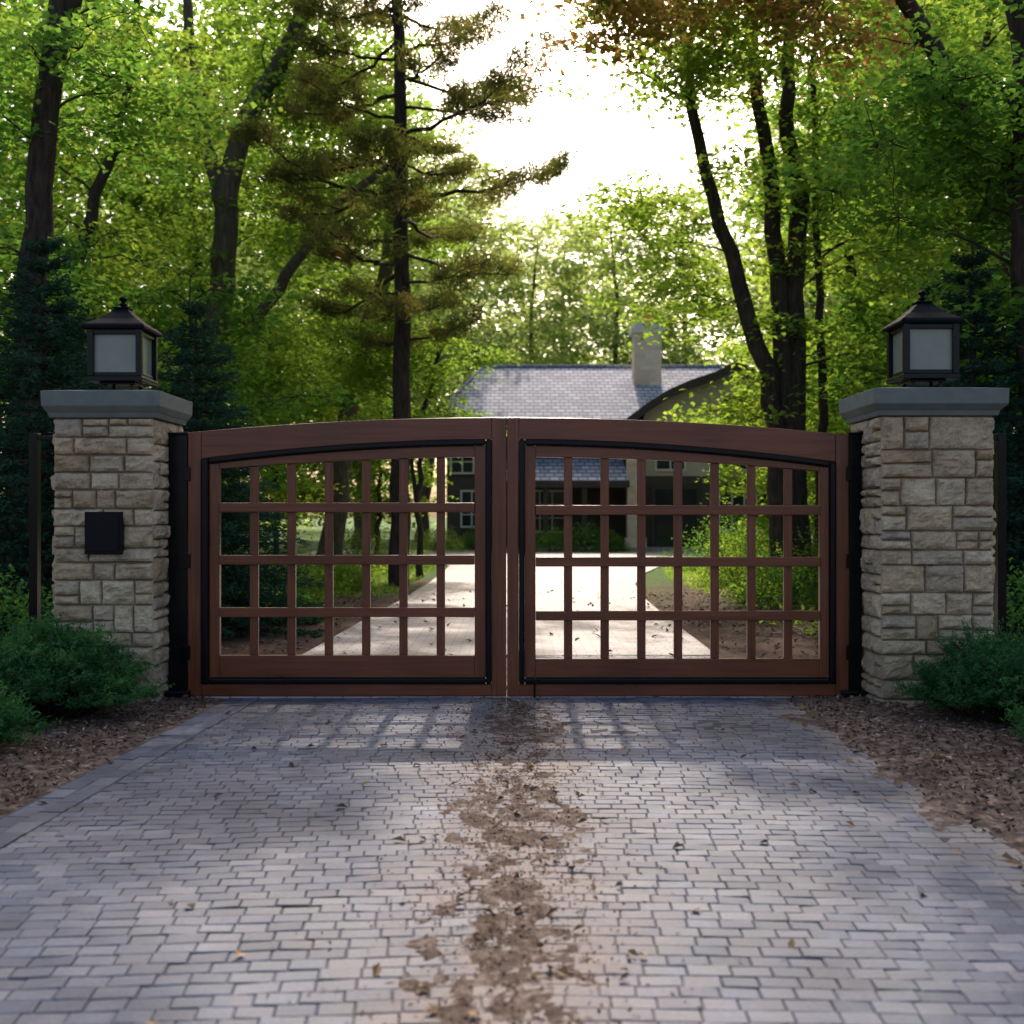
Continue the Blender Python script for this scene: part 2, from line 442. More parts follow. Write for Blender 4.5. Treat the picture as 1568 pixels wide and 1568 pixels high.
def dirt_field(name,x0,x1,y0,y1,fn,step=.02):
    nx=int((x1-x0)/step)+1; ny=int((y1-y0)/step)+1
    X,Y=np.meshgrid(np.linspace(x0,x1,nx),np.linspace(y0,y1,ny))
    Z=np.array([[fn(a,b) for a,b in zip(ra,rb)] for ra,rb in zip(X,Y)])
    v=np.stack([X,Y,Z],-1).reshape(-1,3)
    i=np.arange(ny-1)[:,None]*nx; j=np.arange(nx-1)[None,:]
    f=np.stack([i+j,i+j+1,i+nx+j+1,i+nx+j],-1).reshape(-1,4)
    keep=(Z.ravel()[f]>.018).any(1)
    q=QM(); q.add(v,f[keep],0,True); return q.build(name,['dirt'])
def fz(x,y):
    c=.02+.03*math.sin(y*1.3)+.01*(y-5)
    n=noise.fractal(Vector((x*9,y*5,3)),1,2,5)
    n2=noise.fractal(Vector((x*40,y*40,1)),1,2,3)
    return .031+.007*(.5-abs((x-c)/.22)**1.4*.9+n*1.8)+.006*n2
dirt_field('dirt_strip',-.7,.7,1.6,9.6,fz,.018)
def fr(x,y):
    n=noise.fractal(Vector((x*2.5,y*1.6,8)),1,2,4); n2=noise.fractal(Vector((x*25,y*25,1)),1,2,2)
    e=1.92-.12*math.sin(y*1.1+.5)
    return .030+.05*max(-.6,min(.5,(x-e)*1.2+n*.28))+.004*n2
dirt_field('mulch_bed',1.5,4.2,2.2,9.2,fr,.04)
def fl(x,y):
    n=noise.fractal(Vector((x*2.5,y*1.6,18)),1,2,4); n2=noise.fractal(Vector((x*25,y*25,1)),1,2,2)
    return .026+.05*max(-.6,min(.6,(xl(y)-.03-x)*.9+n*.16))+.004*n2
dirt_field('mulch_bed',-4.6,-1.95,2.2,9.2,fl,.04)

q=QM()
def scatter(n,xa,xb,ya,yb,size,z,test=None,zf=None,mat=0):
    P=np.stack([rng.uniform(xa,xb,n),rng.uniform(ya,yb,n),np.full(n,z)],1)
    if test is not None: P=P[[bool(test(p)) for p in P]]
    if zf: P[:,2]=[zf(p[0],p[1]) for p in P]
    return P
P=scatter(12000,1.7,4.6,3.5,9,.04,.055,lambda p:p[0]>1.85+abs(rng.normal())*.12, lambda x,y:fr(x,y)+.006 if x<4.2 else .05)
q.leaves(P,.042,.014,0,.8,fold=.1)
P=scatter(11000,-4.6,-2.0,3.5,9,.04,.05,lambda p:p[0]<xl(p[1])-.02-abs(rng.normal())*.05, lambda x,y:fl(x,y)+.006)
q.leaves(P,.042,.014,0,.8,fold=.1)
P=scatter(16000,-.8,.8,2.2,9.2,.03,.045,lambda p:abs(p[0])<abs(rng.normal())*.23+.03, lambda x,y:max(.034,fz(x,y))+.003)
q.leaves(P,.018,.009,0,1.2,fold=.3)
P=scatter(9000,-9,9,8.8,20,.05,.012,lambda p:abs(p[0])>2.1)
q.leaves(P,.07,.03,0,1.2,fold=.2)
q.build('bark_mulch',['chips'])
q=QM()
P=scatter(60,-2,1.9,2.4,9,.05,.041); q.leaves(P,.055,.035,0,1.5,fold=.5)
P=scatter(110,-.4,.4,2.4,9,.05,.045); q.leaves(P,.05,.025,0,1.2,fold=.5)
P=scatter(160,1.7,4,3,8.5,.05,.08,None,lambda x,y:fr(x,y)+.015); q.leaves(P,.06,.045,0,1.0,fold=.4)
P=scatter(60,-4,-2.1,3,8.5,.05,.08,None,lambda x,y:fl(x,y)+.015); q.leaves(P,.06,.045,0,1.0,fold=.4)
P=scatter(500,-7,7,9,20,.05,.045); q.leaves(P,.08,.05,0,1.0,fold=.4)
q.build('fallen_leaves',['dead'])

# ------------------------------------------------------------------ pillars
def stone_face(q,org,U,Nn,W,H,seed):
    r=random.Random(seed)
    org=np.array(org,float);U=np.array(U,float);Nn=np.array(Nn,float);Zv=np.array([0,0,1.])
    cells=[]; z=0
    while z<H-.001:
        h=r.choice([.10,.12,.13,.15,.17,.19]); 
        if H-z-h<.07: h=H-z
        u=0
        while u<W-.001:
            w=r.uniform(.13,.36)*(1.1 if h<.13 else 1)
            if W-u-w<.10: w=W-u
            if h>.125 and r.random()<.42:
                k=r.uniform(.38,.62)
                cells.append((u,u+w,z,z+h*k))
                if w>.24 and r.random()<.5:
                    m_=r.uniform(.35,.65); cells+= [(u,u+w*m_,z+h*k,z+h),(u+w*m_,u+w,z+h*k,z+h)]
                else: cells.append((u,u+w,z+h*k,z+h))
            else: cells.append((u,u+w,z,z+h))
            u+=w
        z+=h
    for (a,b,c,d) in cells:
        g=.003; a+=g;b-=g;c+=g;d-=g
        base=r.uniform(.012,.040); ti=r.uniform(-.09,.09); tj=r.uniform(-.14,.14); so=r.uniform(0,50)
        jt=[r.uniform(-.005,.005) for _ in range(4)]
        def params(p0,p1):
            e=.009; n=max(2,int((p1-p0)/.018))
            return [p0,p0+.003]+list(np.linspace(p0+e,p1-e,n+1))+[p1-.003,p1]
        us=params(a,b); vs=params(c,d); nu=len(us); nv=len(vs); V=[]
        for j,vv in enumerate(vs):
            for i,uu in enumerate(us):
                edge=min(i,j,nu-1-i,nv-1-j)
                s1=(uu-a)/(b-a); s2=(vv-c)/(d-c)
                nn=noise.fractal(Vector((uu*9+so,vv*13,so)),1,2.1,5)
                rd=noise.noise(Vector((uu*14+so,vv*22,so+3)))
                pil=1-max(abs(2*s1-1)**4,abs(2*s2-1)**4)
                dd=base*.7+.012*pil+ti*(uu-(a+b)/2)+tj*(vv-(c+d)/2)+.014*nn+.010*(1-abs(rd)*2)
                dd=max(.004,dd)
                if edge==0: dd=-.008
                elif edge==1: dd=dd*.45
                elif edge==2: dd*=.85
                jx=.005*noise.noise(Vector((uu*18,vv*18,so+9))) ; jz=.005*noise.noise(Vector((uu*18,vv*18,so+19)))+(jt[0]*s1+jt[1]*(1-s1))*(1-s2)*.6
                V.append(org+U*(uu+jx)+Zv*(vv+jz)+Nn*dd)
        F=[(j*nu+i,j*nu+i+1,(j+1)*nu+i+1,(j+1)*nu+i) for j in range(nv-1) for i in range(nu-1)]
        q.add(V,F,1,False)
def pillar(x0,x1,y0,y1,ztop,capt,seed,cap):
    e=empty('stone_gate_pillar')
    q=QM(); H=ztop
    q.box(x0,x1,y0,y1,-.05,H,0)
    W=x1-x0; D=y1-y0
    stone_face(q,(x0-.014,y0,-.02),(1,0,0),(0,-1,0),W+.028,H+.018,seed)
    stone_face(q,(x1,y0+.003,-.02),(0,1,0),(1,0,0),D-.006,H+.018,seed+1)
    stone_face(q,(x0,y1-.003,-.02),(0,-1,0),(-1,0,0),D-.006,H+.018,seed+2)
    stone_face(q,(x1+.014,y1,-.02),(-1,0,0),(0,1,0),W+.028,H+.018,seed+3)
    q.build('masonry',['mortar','stone'],e)
    q=QM(); cx=(x0+x1)/2; cy=(y0+y1)/2; a=W/2+.035; b=D/2+.035
    o=cap
    q.frustum(cx,cy,H,H+.035,a+.0,a+.012,0,b,b+.012)
    q.frustum(cx,cy,H+.035,H+.075,a+.012,a+o,0,b+.012,b+o)
    q.frustum(cx,cy,H+.0752,H+.180,a+o,a+o+.004,0,b+o,b+o+.004)
    q.frustum(cx,cy,H+.1802,H+.20,a+o+.004,a+o-.14,0,b+o+.004,b+o-.14)
    q.build('cap',['capstone'],e,.004)
    return e
pillar(-3.135,-2.478,8.085,8.76,1.995,.2,11,.04)
pillar(2.515,3.25,7.975,8.65,2.0,.2,55,.05)

def lantern(cx,cy,z,s=1.0):
    e=empty('pillar_lantern')
    q=QM()
    for sx in(-1,1):
        for sy in(-1,1):
            q.box(cx+sx*.095-.012,cx+sx*.095+.012,cy+sy*.095-.012,cy+sy*.095+.012,z-.01,z+.055)
            q.frustum(cx+sx*.095,cy+sy*.095,z,z+.012,.024,.02)
    q.box(cx-.125,cx+.125,cy-.125,cy+.125,z+.055,z+.07)
    q.box(cx-.195,cx+.195,cy-.195,cy+.195,z+.072,z+.105)
    zt=z+.42*s
    for sx in(-1,1):
        for sy in(-1,1):
            q.box(cx+sx*.17-.021,cx+sx*.17+.021,cy+sy*.17-.021,cy+sy*.17+.021,z+.107,zt)
    q.box(cx-.182,cx+.182,cy-.182,cy-.158,zt-.035,zt-.001);q.box(cx-.182,cx+.182,cy+.158,cy+.182,zt-.035,zt-.001)
    q.box(cx-.182,cx-.158,cy-.145,cy+.145,zt-.034,zt-.002);q.box(cx+.158,cx+.182,cy-.145,cy+.145,zt-.034,zt-.002)
    for sg in(-1,1):
        q.box(cx-.148,cx+.148,cy+sg*.17-.008,cy+sg*.17+.008,z+.107,z+.135)
        q.box(cx+sg*.17-.008,cx+sg*.17+.008,cy-.148,cy+.148,z+.107,z+.135)
    q.build('frame',['black'],e,.003)
    q=QM()
    q.box(cx-.218,cx+.218,cy-.218,cy+.218,zt,zt+.018)
    prof=[(.218,.018),(.205,.035),(.13,.085),(.075,.135),(.045,.165)]
    for (a,h),(b,h2) in zip(prof,prof[1:]): q.frustum(cx,cy,zt+h,zt+h2,a,b)
    q.frustum(cx,cy,zt+.165,zt+.178,.055,.055)
    q.build('roof',['blackr'],e,.002)
    q=QM(); hs=np.linspace(0,1,9)
    r=[.012,.012,.03,.018,.012,.026,.03,.02,.003]
    q.tube([(cx,cy,zt+.178+h*.085) for h in hs],r,12); q.build('finial',['blackr'],e)
    q=QM()
    q.box(cx-.158,cx+.158,cy-.158,cy+.158,z+.13,zt-.03); q.build('glass',['lampglass'],e)
lantern(-2.785,8.42,2.195,1.04); lantern(2.90,8.31,2.20,1.08)

e=empty('intercom_panel'); q=QM()
q.box(-2.915,-2.66,8.012,8.075,1.06,1.35); q.build('housing',['blackp'],e,.006)
q=QM(); q.box(-2.895,-2.68,8.006,8.0115,1.08,1.33); q.build('faceplate',['blackp'],e,.002)

for (x0,x1,px) in ((-3.42,-3.14,-3.405),(3.26,3.50,3.485)):
    q=QM()
    q.box(x0,x1,8.365,8.415,1.862,1.892); q.box(x0,x1,8.365,8.415,.14,.17)
    q.box(px-.030,px+.030,8.355,8.425,0,1.91)
    q.build('metal_fence_post',['black'],None,.003)

# ------------------------------------------------------------------ gate
topf=lambda x:2.022-.118*((x+.04)/2.37)**2
trim=lambda x:1.866-.145*((x+.04)/2.22)**2
trim2=lambda x:trim(x)-.042
openf=lambda x:1.742-.09*((x+.04)/2.1)**2
def ring(q,xa,xb,z0,zt,ia,ib,iz0,izt,y0,y1):
    q.slab(xa,ia,z0,zt,y0,y1,1,2); q.slab(ib,xb,z0,zt,y0,y1,1,2)
    q.slab(ia+.0008,ib-.0008,z0,iz0,y0+.0015,y1-.0015,0,1)
    q.slab(ia+.0008,ib-.0008,izt,zt,y0+.0015,y1-.0015,0,26)
def leaf(x0,x1,h1,h2,h3,bz,vs,hs):
    e=empty('driveway_gate')
    q=QM()
    ring(q,x0,x1,.04,topf,h1[0],h1[1],.125,trim,8.36,8.44)
    q.build('outer_frame',['gate_h','gate_v'],e,.005)
    q=QM(); ring(q,h1[0]+.001,h1[1]-.001,.1265,lambda x:trim(x)-.001,h2[0],h2[1],.167,trim2,8.338,8.43)
    q.build('black_trim',['black','black'],e,.012)
    q=QM(); ring(q,h2[0]+.001,h2[1]-.001,.1685,lambda x:trim2(x)-.001,h3[0],h3[1],bz,openf,8.376,8.43)
    q.build('inner_frame',['gate_h','gate_v'],e,.004)
    q=QM()
    for z in hs: q.box(h3[0]+.001,h3[1]-.001,8.362,8.396,z-.034,z+.034)
    q.build('horizontal_bars',['gate_h'],e,.004)
    q=QM()
    for x in vs: q.slab(x-.030,x+.030,bz+.001,lambda t:openf(t)-.001,8.3975,8.428,0,1)
    q.build('vertical_bars',['gate_v'],e,.003)
    return e
gl=leaf(-2.305,-.041,(-2.212,-.145),(-2.158,-.185),(-2.085,-.266),.327,[-1.843+.2668*i for i in range(6)],[1.381,1.008,.635])
gr=leaf(-.034,2.395,(.048,2.303),(.090,2.260),(.168,2.195),.303,[.401+.262*i for i in range(7)],[1.363,.994,.611])
for g,xa,xb in ((gl,-2.445,-2.312),(gr,2.402,2.49)):
    q=QM(); q.box(xa,xb,8.365,8.465,.03,1.90); q.box(xa-.01,xb+.006,8.355,8.475,1.90,1.915)
    q.build('hinge_post',['black'],g,.004)
    q=QM()
    for z in (.35,1.0,1.62):
        q.box((-2.335 if xa<0 else 2.375),(-2.285 if xa<0 else 2.42),8.343,8.356,z-.05,z+.05)
    q.build('hinges',['black'],g,.003)
q=QM(); q.tube([(.16,8.33,.02),(.16,8.33,.12),(.19,8.325,.16)],[.007,.007,.007],8); q.build('drop_rod',['black'],gr)
q=QM(); q.box(-2.45,-2.28,8.25,8.35,.01,.09); q.box(2.33,2.52,8.25,8.35,.01,.09)
q.build('ground_stops',['black'],gl,.01)
q=QM(); q.box(-2.25,2.3,8.33,8.47,0,.038); q.build('gate_threshold',['drive2'],None,.006)

# ------------------------------------------------------------------ house
H=empty('stone_house')
q=QM()
q.box(-2.5,10,45,54,0,5.0,0)
q.build('walls',['greywall'],H)
def poly(name,verts,faces,mats,parent):
    me=bpy.data.meshes.new(name); me.from_pydata(verts,[],faces)
    for k in mats: me.materials.append(M[k])
    me.update(); o=bpy.data.objects.new(name,me); COL.objects.link(o); o.parent=parent; return o
x0,x1,y0,y1,z=-3.0,11,44.4,54.6,4.95
poly('roof',[(x0,y0,z),(x1,y0,z),(x1,y1,z),(x0,y1,z),(-1.2,49.5,7.55),(9.8,49.5,7.55),(x0,y0,z-.2),(x1,y0,z-.2),(x1,y1,z-.2),(x0,y1,z-.2)],
 [(0,1,5,4),(2,3,4,5),(3,0,4),(1,2,5),(6,7,1,0),(7,8,2,1),(8,9,3,2),(9,6,0,3),(9,8,7,6)],['slate'],H)
q=QM(); q.box(-3.02,4.2,44.34,44.395,4.76,4.93); q.build('gutter',['darkwood'],H)
q=QM(); q.tube([(-1.2,49.5,7.57),(4,49.5,7.57),(9.8,49.5,7.57)],.09,6); q.tube([(-3,44.4,4.97),(-2.1,46.9,6.27),(-1.2,49.5,7.57)],.07,6); q.build('ridge_tiles',['slate'],H)
q=QM(); q.box(4.95,6.05,47.6,48.6,6.0,8.7); q.build('chimney',['chim'],H)
q=QM(); q.box(4.85,6.15,47.5,48.7,8.702,9.0); q.box(4.95,6.05,47.6,48.6,9.002,9.12); q.build('chimney_cap',['white'],H)
q=QM(); q.tube([(5.5,48.1,9.1),(5.5,48.1,9.3),(5.5,48.1,9.62)],[.24,.18,.2],12); q.build('chimney_pot',['terracotta'],H)
prof=[(4.1,4.75),(4.9,5.35),(5.7,5.85),(6.5,6.2),(7.4,6.5),(8.2,6.9),(9.0,6.45),(10,5.9),(11.2,5.0)]
V=[];F=[]
for x,zz in prof: V+=[(x,42.7,zz),(x,48.5,zz),(x,42.7,zz-.22),(x,48.5,zz-.22)]
for i in range(len(prof)-1):
    a=4*i;b=a+4; F+=[(a,b,b+1,a+1),(a+2,a+3,b+3,b+2)]
poly('gable_roof',V,F,['slate'],H)
V=[];F=[]
for x,zz in prof: V+=[(x,42.66,zz+.03),(x,42.66,zz-.30),(x,42.74,zz+.03),(x,42.74,zz-.30)]
for i in range(len(prof)-1):
    a=4*i;b=a+4; F+=[(a,a+1,b+1,b),(a+2,b+2,b+3,a+3),(a,b,b+2,a+2),(a+1,a+3,b+3,b+1)]
poly('bargeboard',V,F,['darkwood'],H)
V=[(4.4,43.1,2.75),(10.9,43.1,2.75)]+[(x,43.1,zz-.1) for x,zz in reversed(prof[1:-1])]
poly('gable_wall',[*V],[tuple(range(len(V)))],['beige'],H)
q=QM(); q.box(4.4,10.9,43.08,43.2,0,2.749); q.build('gable_ground_wall',['greywall'],H)
q=QM(); q.box(4.4,4.5,43.202,45,0,4.9); q.box(10.8,10.9,43.202,45,0,4.9); q.build('gable_sides',['beige'],H)
q=QM(); q.box(-2.45,4.35,44.9,44.99,0,2.7); q.build('ground_floor_wall',['greywall'],H)
V=[(-.2,42.0,2.55),(4.2,42.0,2.55),(4.2,44.98,3.55),(-.2,44.98,3.55),(-.2,42.0,2.38),(4.2,42.0,2.38),(4.2,44.98,3.38),(-.2,44.98,3.38)]
poly('porch_roof',V,[(0,1,2,3),(7,6,5,4),(4,5,1,0),(5,6,2,1),(7,4,0,3),(6,7,3,2)],['slate'],H)
q=QM()
for x in (-.1,1.2,2.6): q.box(x-.09,x+.09,42.1,42.28,.1,2.38)
q.box(-.2,4.2,41.96,41.995,2.3,2.52)
q.build('porch_posts',['darkwood'],H)
q=QM(); q.box(4.15,4.75,42.2,42.7,0,4.4); q.box(4.08,4.82,42.13,42.77,0,.5); q.build('stone_column',['chim'],H)
def window(x0,x1,z0,z1,y,mull=2,cross=2):
    q=QM(); q.box(x0,x1,y-.05,y-.02,z0,z1,0)
    t=.07
    q.box(x0-t,x1+t,y-.1,y-.051,z0-t,z0,1);q.box(x0-t,x1+t,y-.1,y-.051,z1,z1+t,1)
    q.box(x0-t,x0,y-.099,y-.051,z0,z1,1);q.box(x1,x1+t,y-.099,y-.051,z0,z1,1)
    for i in range(1,mull+1):
        xx=x0+(x1-x0)*i/(mull+1); q.box(xx-.025,xx+.025,y-.09,y-.051,z0,z1,1)
    for i in range(1,cross):
        zz=z0+(z1-z0)*i/cross; q.box(x0,x1,y-.088,y-.052,zz-.02,zz+.02,1)
    q.build('window',['dglass','white'],H)
window(-2.3,-1.5,2.95,3.75,45,1); window(2.3,3.3,3.75,4.5,45,2); window(.3,1.2,3.75,4.5,45,2)
window(-1.9,-.8,.9,2.2,44.9,2,3); window(.6,2.0,.7,2.2,44.9,2,3)
window(5.3,6.3,3.0,3.9,43.1,1); window(7.3,8.6,3.0,3.9,43.1,2); window(7.6,9.4,.8,2.2,43.08,3,2); window(7.7,8.6,4.7,5.6,43.1,1)
q=QM(); q.box(5.1,6.9,43.0,43.07,0,2.45); q.build('entrance_surround',['darkwood'],H)
q=QM(); q.box(5.25,5.95,42.95,42.99,.1,2.3); q.box(6.05,6.75,42.95,42.99,.1,2.3); q.build('front_door',['dglass'],H,.02)
q=QM(); q.box(2.8,4.0,44.84,44.89,0,2.3); q.build('side_door',['darkwood'],H)
q=QM(); q.box(-.3,7.5,41.6,44.85,.03,.15); q.build('porch_step',['drive2'],H)

# ------------------------------------------------------------------ trees
broad_tree('maple_tree',[
  ([(4.6,20,-.1),(4.55,20,1.8),(4.4,20,3.4),(3.75,20,5.6),(3.2,20,7.6),(2.7,19.6,10.2)],.22,.07),
  ([(4.75,20.1,-.1),(4.7,20.1,3),(4.5,20.2,6.5),(4.2,20.2,8.8),(4,20.2,13)],.21,.07),
  ([(4.9,20.2,-.1),(4.85,20.2,4),(4.9,20.3,7),(4.75,20.3,9),(5.3,20.3,13)],.22,.08)],
  [((4.9,20,9.6),(3.6,3,2.6),66),((2.6,18,8.9),(2.0,1.8,1.2),24),((6.8,19.5,6.6),(2.4,2.2,1.6),36),
   ((3.8,21,5.4),(1.7,1.5,1.0),14),((4.1,20.5,3.3),(.9,1,.4),7),((2.4,21,6.6),(1.2,1.2,.6),10),((5.8,21,4),(2,1.5,.8),12)],
  .13,165,.72,('bark','leaf_y'))
broad_tree('maple_tree',[([(5.35,20.5,-.1),(5.4,20.5,3),(5.3,20.5,7),(5.2,20.5,12)],.10,.04)],
  [((6,21,8),(1.8,1.8,2),22),((5.6,20,11.5),(2,2,1.5),10)],.13,150,.65,('bark','leaf'))
broad_tree('maple_tree',[([(7.6,17,-.1),(7.4,17,4),(6.6,17,7),(5,16.8,9.5),(3,16.5,10.8),(1.6,16.2,11.3)],.2,.05),([(7.2,17,5),(8,17,8),(8.5,17,12)],.12,.05)],
  [((2.3,16.5,8.7),(1.8,1.3,.8),24),((4.6,16.5,8.7),(2.0,1.6,.9),14),((3.2,15.6,11.2),(2.2,2.6,.9),28)],.12,150,.62,('bark','leaf_w'))  # last blob is unseen canopy, added to shade the drive
broad_tree('maple_tree',[([(5.35,12,-.1),(5.3,12,2.5),(5.2,12,5),(5.15,12,7),(5.0,12,9.5)],.15,.07),([(5.15,12,7),(3.8,12.5,9),(2.0,13.2,10.8)],.09,.04)],
  [((5.3,12.2,5.7),(1.8,1.8,1.5),34),((4.1,12.2,5.0),(1.2,1.2,.8),16),((5.6,12.4,3.6),(1.2,1.2,.9),14),((3.2,13.2,10.4),(2.1,2.2,1.0),32),((4.4,11.2,9.4),(1.8,1.8,1),14)],  # blobs high over the drive are out-of-view canopy added to shade the pavers
  .11,175,.65,('bark','leaf'))
broad_tree('oak_tree',[([(-5.85,14,-.1),(-5.8,14,2.5),(-5.62,14,5),(-5.4,14,7.4),(-5.1,14,11)],.20,.12),([(-5.4,14,7),(-4.6,14,9),(-2.8,14.5,10.6),(-1.8,14.8,11)],.1,.04),([(-5.2,14,9.5),(-4,16,11),(-2.2,17.5,11.8)],.08,.04)],
  [((-5.9,14.5,6.8),(1.7,1.5,1.3),22),((-3.1,14.4,10.6),(2.1,2.2,.9),38),((-7,15,4.5),(1.4,1.4,1),12),((-4.9,14.5,6.6),(.9,1,.7),7),((-2.8,18.2,11.8),(2.1,2.2,.8),32)],  # high inner blobs and their limbs are unseen, added to shade the foreground
  .12,165,.68,('bark','leaf'))
broad_tree('maple_tree',[([(-7.6,20,-.1),(-7.6,20,4.5),(-7.1,20,6.6),(-6.6,20,8.4),(-6.2,20,11)],.14,.06)],
  [((-6.9,20,8.6),(2.4,2,1.8),32),((-8,20,5.6),(1.8,1.6,1.2),16)],.13,155,.7,('bark','leaf_y'))
broad_tree('oak_tree',[([(-7,26,-.1),(-6.7,26,4),(-6.4,26,6.5),(-6.1,26,9.5),(-4.9,26,11.8),(-4.2,26,14)],.36,.16),
   ([(-6.3,26,8),(-7,26,10.5),(-7.2,26,13)],.2,.1),([(-6.5,26,4.2),(-5.2,26,6.3),(-3.9,26,8.1),(-2.8,26,9)],.16,.08)],
  [((-7,26.5,11.5),(4.2,3.0,2.4),46),((-4.3,27,8.4),(2.4,1.6,1.5),24),((-8.5,26,7.6),(2.6,2.2,1.6),26),((-5.8,27,5.2),(2.6,1.6,1.0),18),((-4.0,27,11.5),(2.2,2,1.6),30)],
  .15,155,.85,('bark_l','leaf_y'))
broad_tree('oak_tree',[([(-4.7,30,-.1),(-4.3,30,3),(-3.9,30,5.5),(-3.2,30,7.7),(-3,30,11)],.30,.14)],
  [((-3.8,30.5,8.4),(2.6,2,2.2),32),((-4.6,30.5,5.2),(2.2,1.8,1.2),14),((-3.4,30,12.2),(2.2,2,2),22)],.16,150,.85,('bark_l','leaf_y'))
broad_tree('young_maple_tree',[([(-1.95,25,-.1),(-1.95,25,2.4),(-1.75,25,4),(-1.4,25,5.2)],.07,.03),([(-2,25,1.5),(-2.3,25,3.5),(-2.4,25,4.6)],.05,.02)],
  [((-2.0,25,4.6),(1.5,1.4,1.0),26),((-1.8,25,3.2),(1.2,1.1,.4),11),((-3.0,25,4.6),(1.2,1.2,1),14)],.11,170,.55,('bark','leaf_y'))

def pine(name,base,h,r0,z0,z1,lenf,nb,mats=('bark','needle')):
    q=QM(); bx,by=base
    p=smooth_path([(bx,by,-.1),(bx+.08,by,h*.3),(bx-.03,by,h*.6),(bx,by,h)],26,.02)
    q.tube(p,np.linspace(r0,.05,26),10,0)
    for i in range(nb):
        z=z0+(z1-z0)*(i+rng.uniform(-.3,.3))/nb; a=i*2.399+rng.uniform(-.5,.5); L=lenf(z)*rng.uniform(.6,1.15)
        cx=np.interp(z,p[:,2],p[:,0]); cy=np.interp(z,p[:,2],p[:,1])
        d=np.array([math.cos(a),math.sin(a),0]); s=rng.uniform(-.15,.3)
        e=np.array([cx,cy,z])+d*L+[0,0,s*L]
        mid=np.array([cx,cy,z])+d*L*.5+[0,0,s*L*.5-.07*L]
        bp=smooth_path([(cx,cy,z),mid,e],10,.02*L)
        q.tube(bp,np.linspace(.018+.010*L,.006,10),5,0)
        for t in np.arange(.4,1.03,.22/ max(L,1)):
            k=min(9,int(t*9)); c0=bp[k]
            side=np.cross(d,[0,0,1])
            for sg in (-1,1):
                if rng.uniform()<.2: continue
                w=(1.15-t)*L*.45+.14
                c1=c0+side*sg*w*rng.uniform(.4,1)+d*w*.6+[0,0,rng.uniform(0,.25)]
                q.tube([c0,(c0+c1)/2,c1],[.012,.008,.004],3,0)
                m_=int(50+65*w)
                tt=rng.uniform(.35,1.12,m_)[:,None]
                c=c0+(c1-c0)*tt+rng.normal(size=(m_,3))*[.10,.10,.08]
                dirs=rng.normal(size=(m_,3))+[0,0,.5]+(c1-c0)*1.2
                q.leaves(c,.20,.026,1,.1,dirs)
    return q.build(name,mats)
pine('pine_tree',(-2.12,22),18,.20,4.6,15,lambda z:max(.8,3.1-.12*max(0,z-8)) if z>5.8 else 1.6,50)

def spruce(name,base,h,rad,seed=0,mats=('bark','spruce')):
    q=QM(); bx,by=base
    q.tube([(bx,by,-.05),(bx,by,h*.5),(bx,by,h)],[.09,.05,.01],8,0)
    z=.15
    while z<h-.05:
        f=1-z/h; L0=rad*(f**.8)*1.0+.08
        nb=int(8+11*f)
        for k in range(nb):
            a=2*math.pi*(k+rng.uniform(-.3,.3))/nb+z*7; L=L0*rng.uniform(.7,1.12)
            d=np.array([math.cos(a),math.sin(a),0]); side=np.cross(d,[0,0,1])
            c0=np.array([bx,by,z+rng.uniform(-.06,.06)]); e=c0+d*L+[0,0,-.12*L+.1]
            q.tube([c0,(c0+e)/2+[0,0,-.04],e],[.012,.008,.003],3,0)
            m_=int(105*L+22); t=rng.uniform(.3,1.04,m_)
            wd=.30*L*(1.1-t)+.03
            off=rng.uniform(-1,1,m_)*wd
            c=c0+(e-c0)*t[:,None]+side*off[:,None]+np.stack([np.zeros(m_),np.zeros(m_),rng.normal(size=m_)*.03-np.abs(off)*.25],1)
            dirs=d*1.0+side*np.sign(off)[:,None]*.8+rng.normal(size=(m_,3))*.35
            q.leaves(c,.085,.024,1,.5,dirs)
        z+=.14+.05*(1-f)
    return q.build(name,mats)
s1=spruce('spruce_tree',(-4.55,11.4),4.1,1.25)
s2=spruce('spruce_tree',(-3.55,13.2),3.7,1.35)
def inst(name,src,loc,sc=(1,1,1),rz=0):
    o=bpy.data.objects.new(name,src.data); o.location=loc; o.scale=sc; o.rotation_euler=(0,0,rz); COL.objects.link(o); return o
inst('spruce_tree',s1,(4.55+4.7,0.6,0)); inst('spruce_tree',s2,(-2.6,3.2,0),(1,1,1.25)); inst('spruce_tree',s2,(9.9,4.5,0),(1,1,1.3))

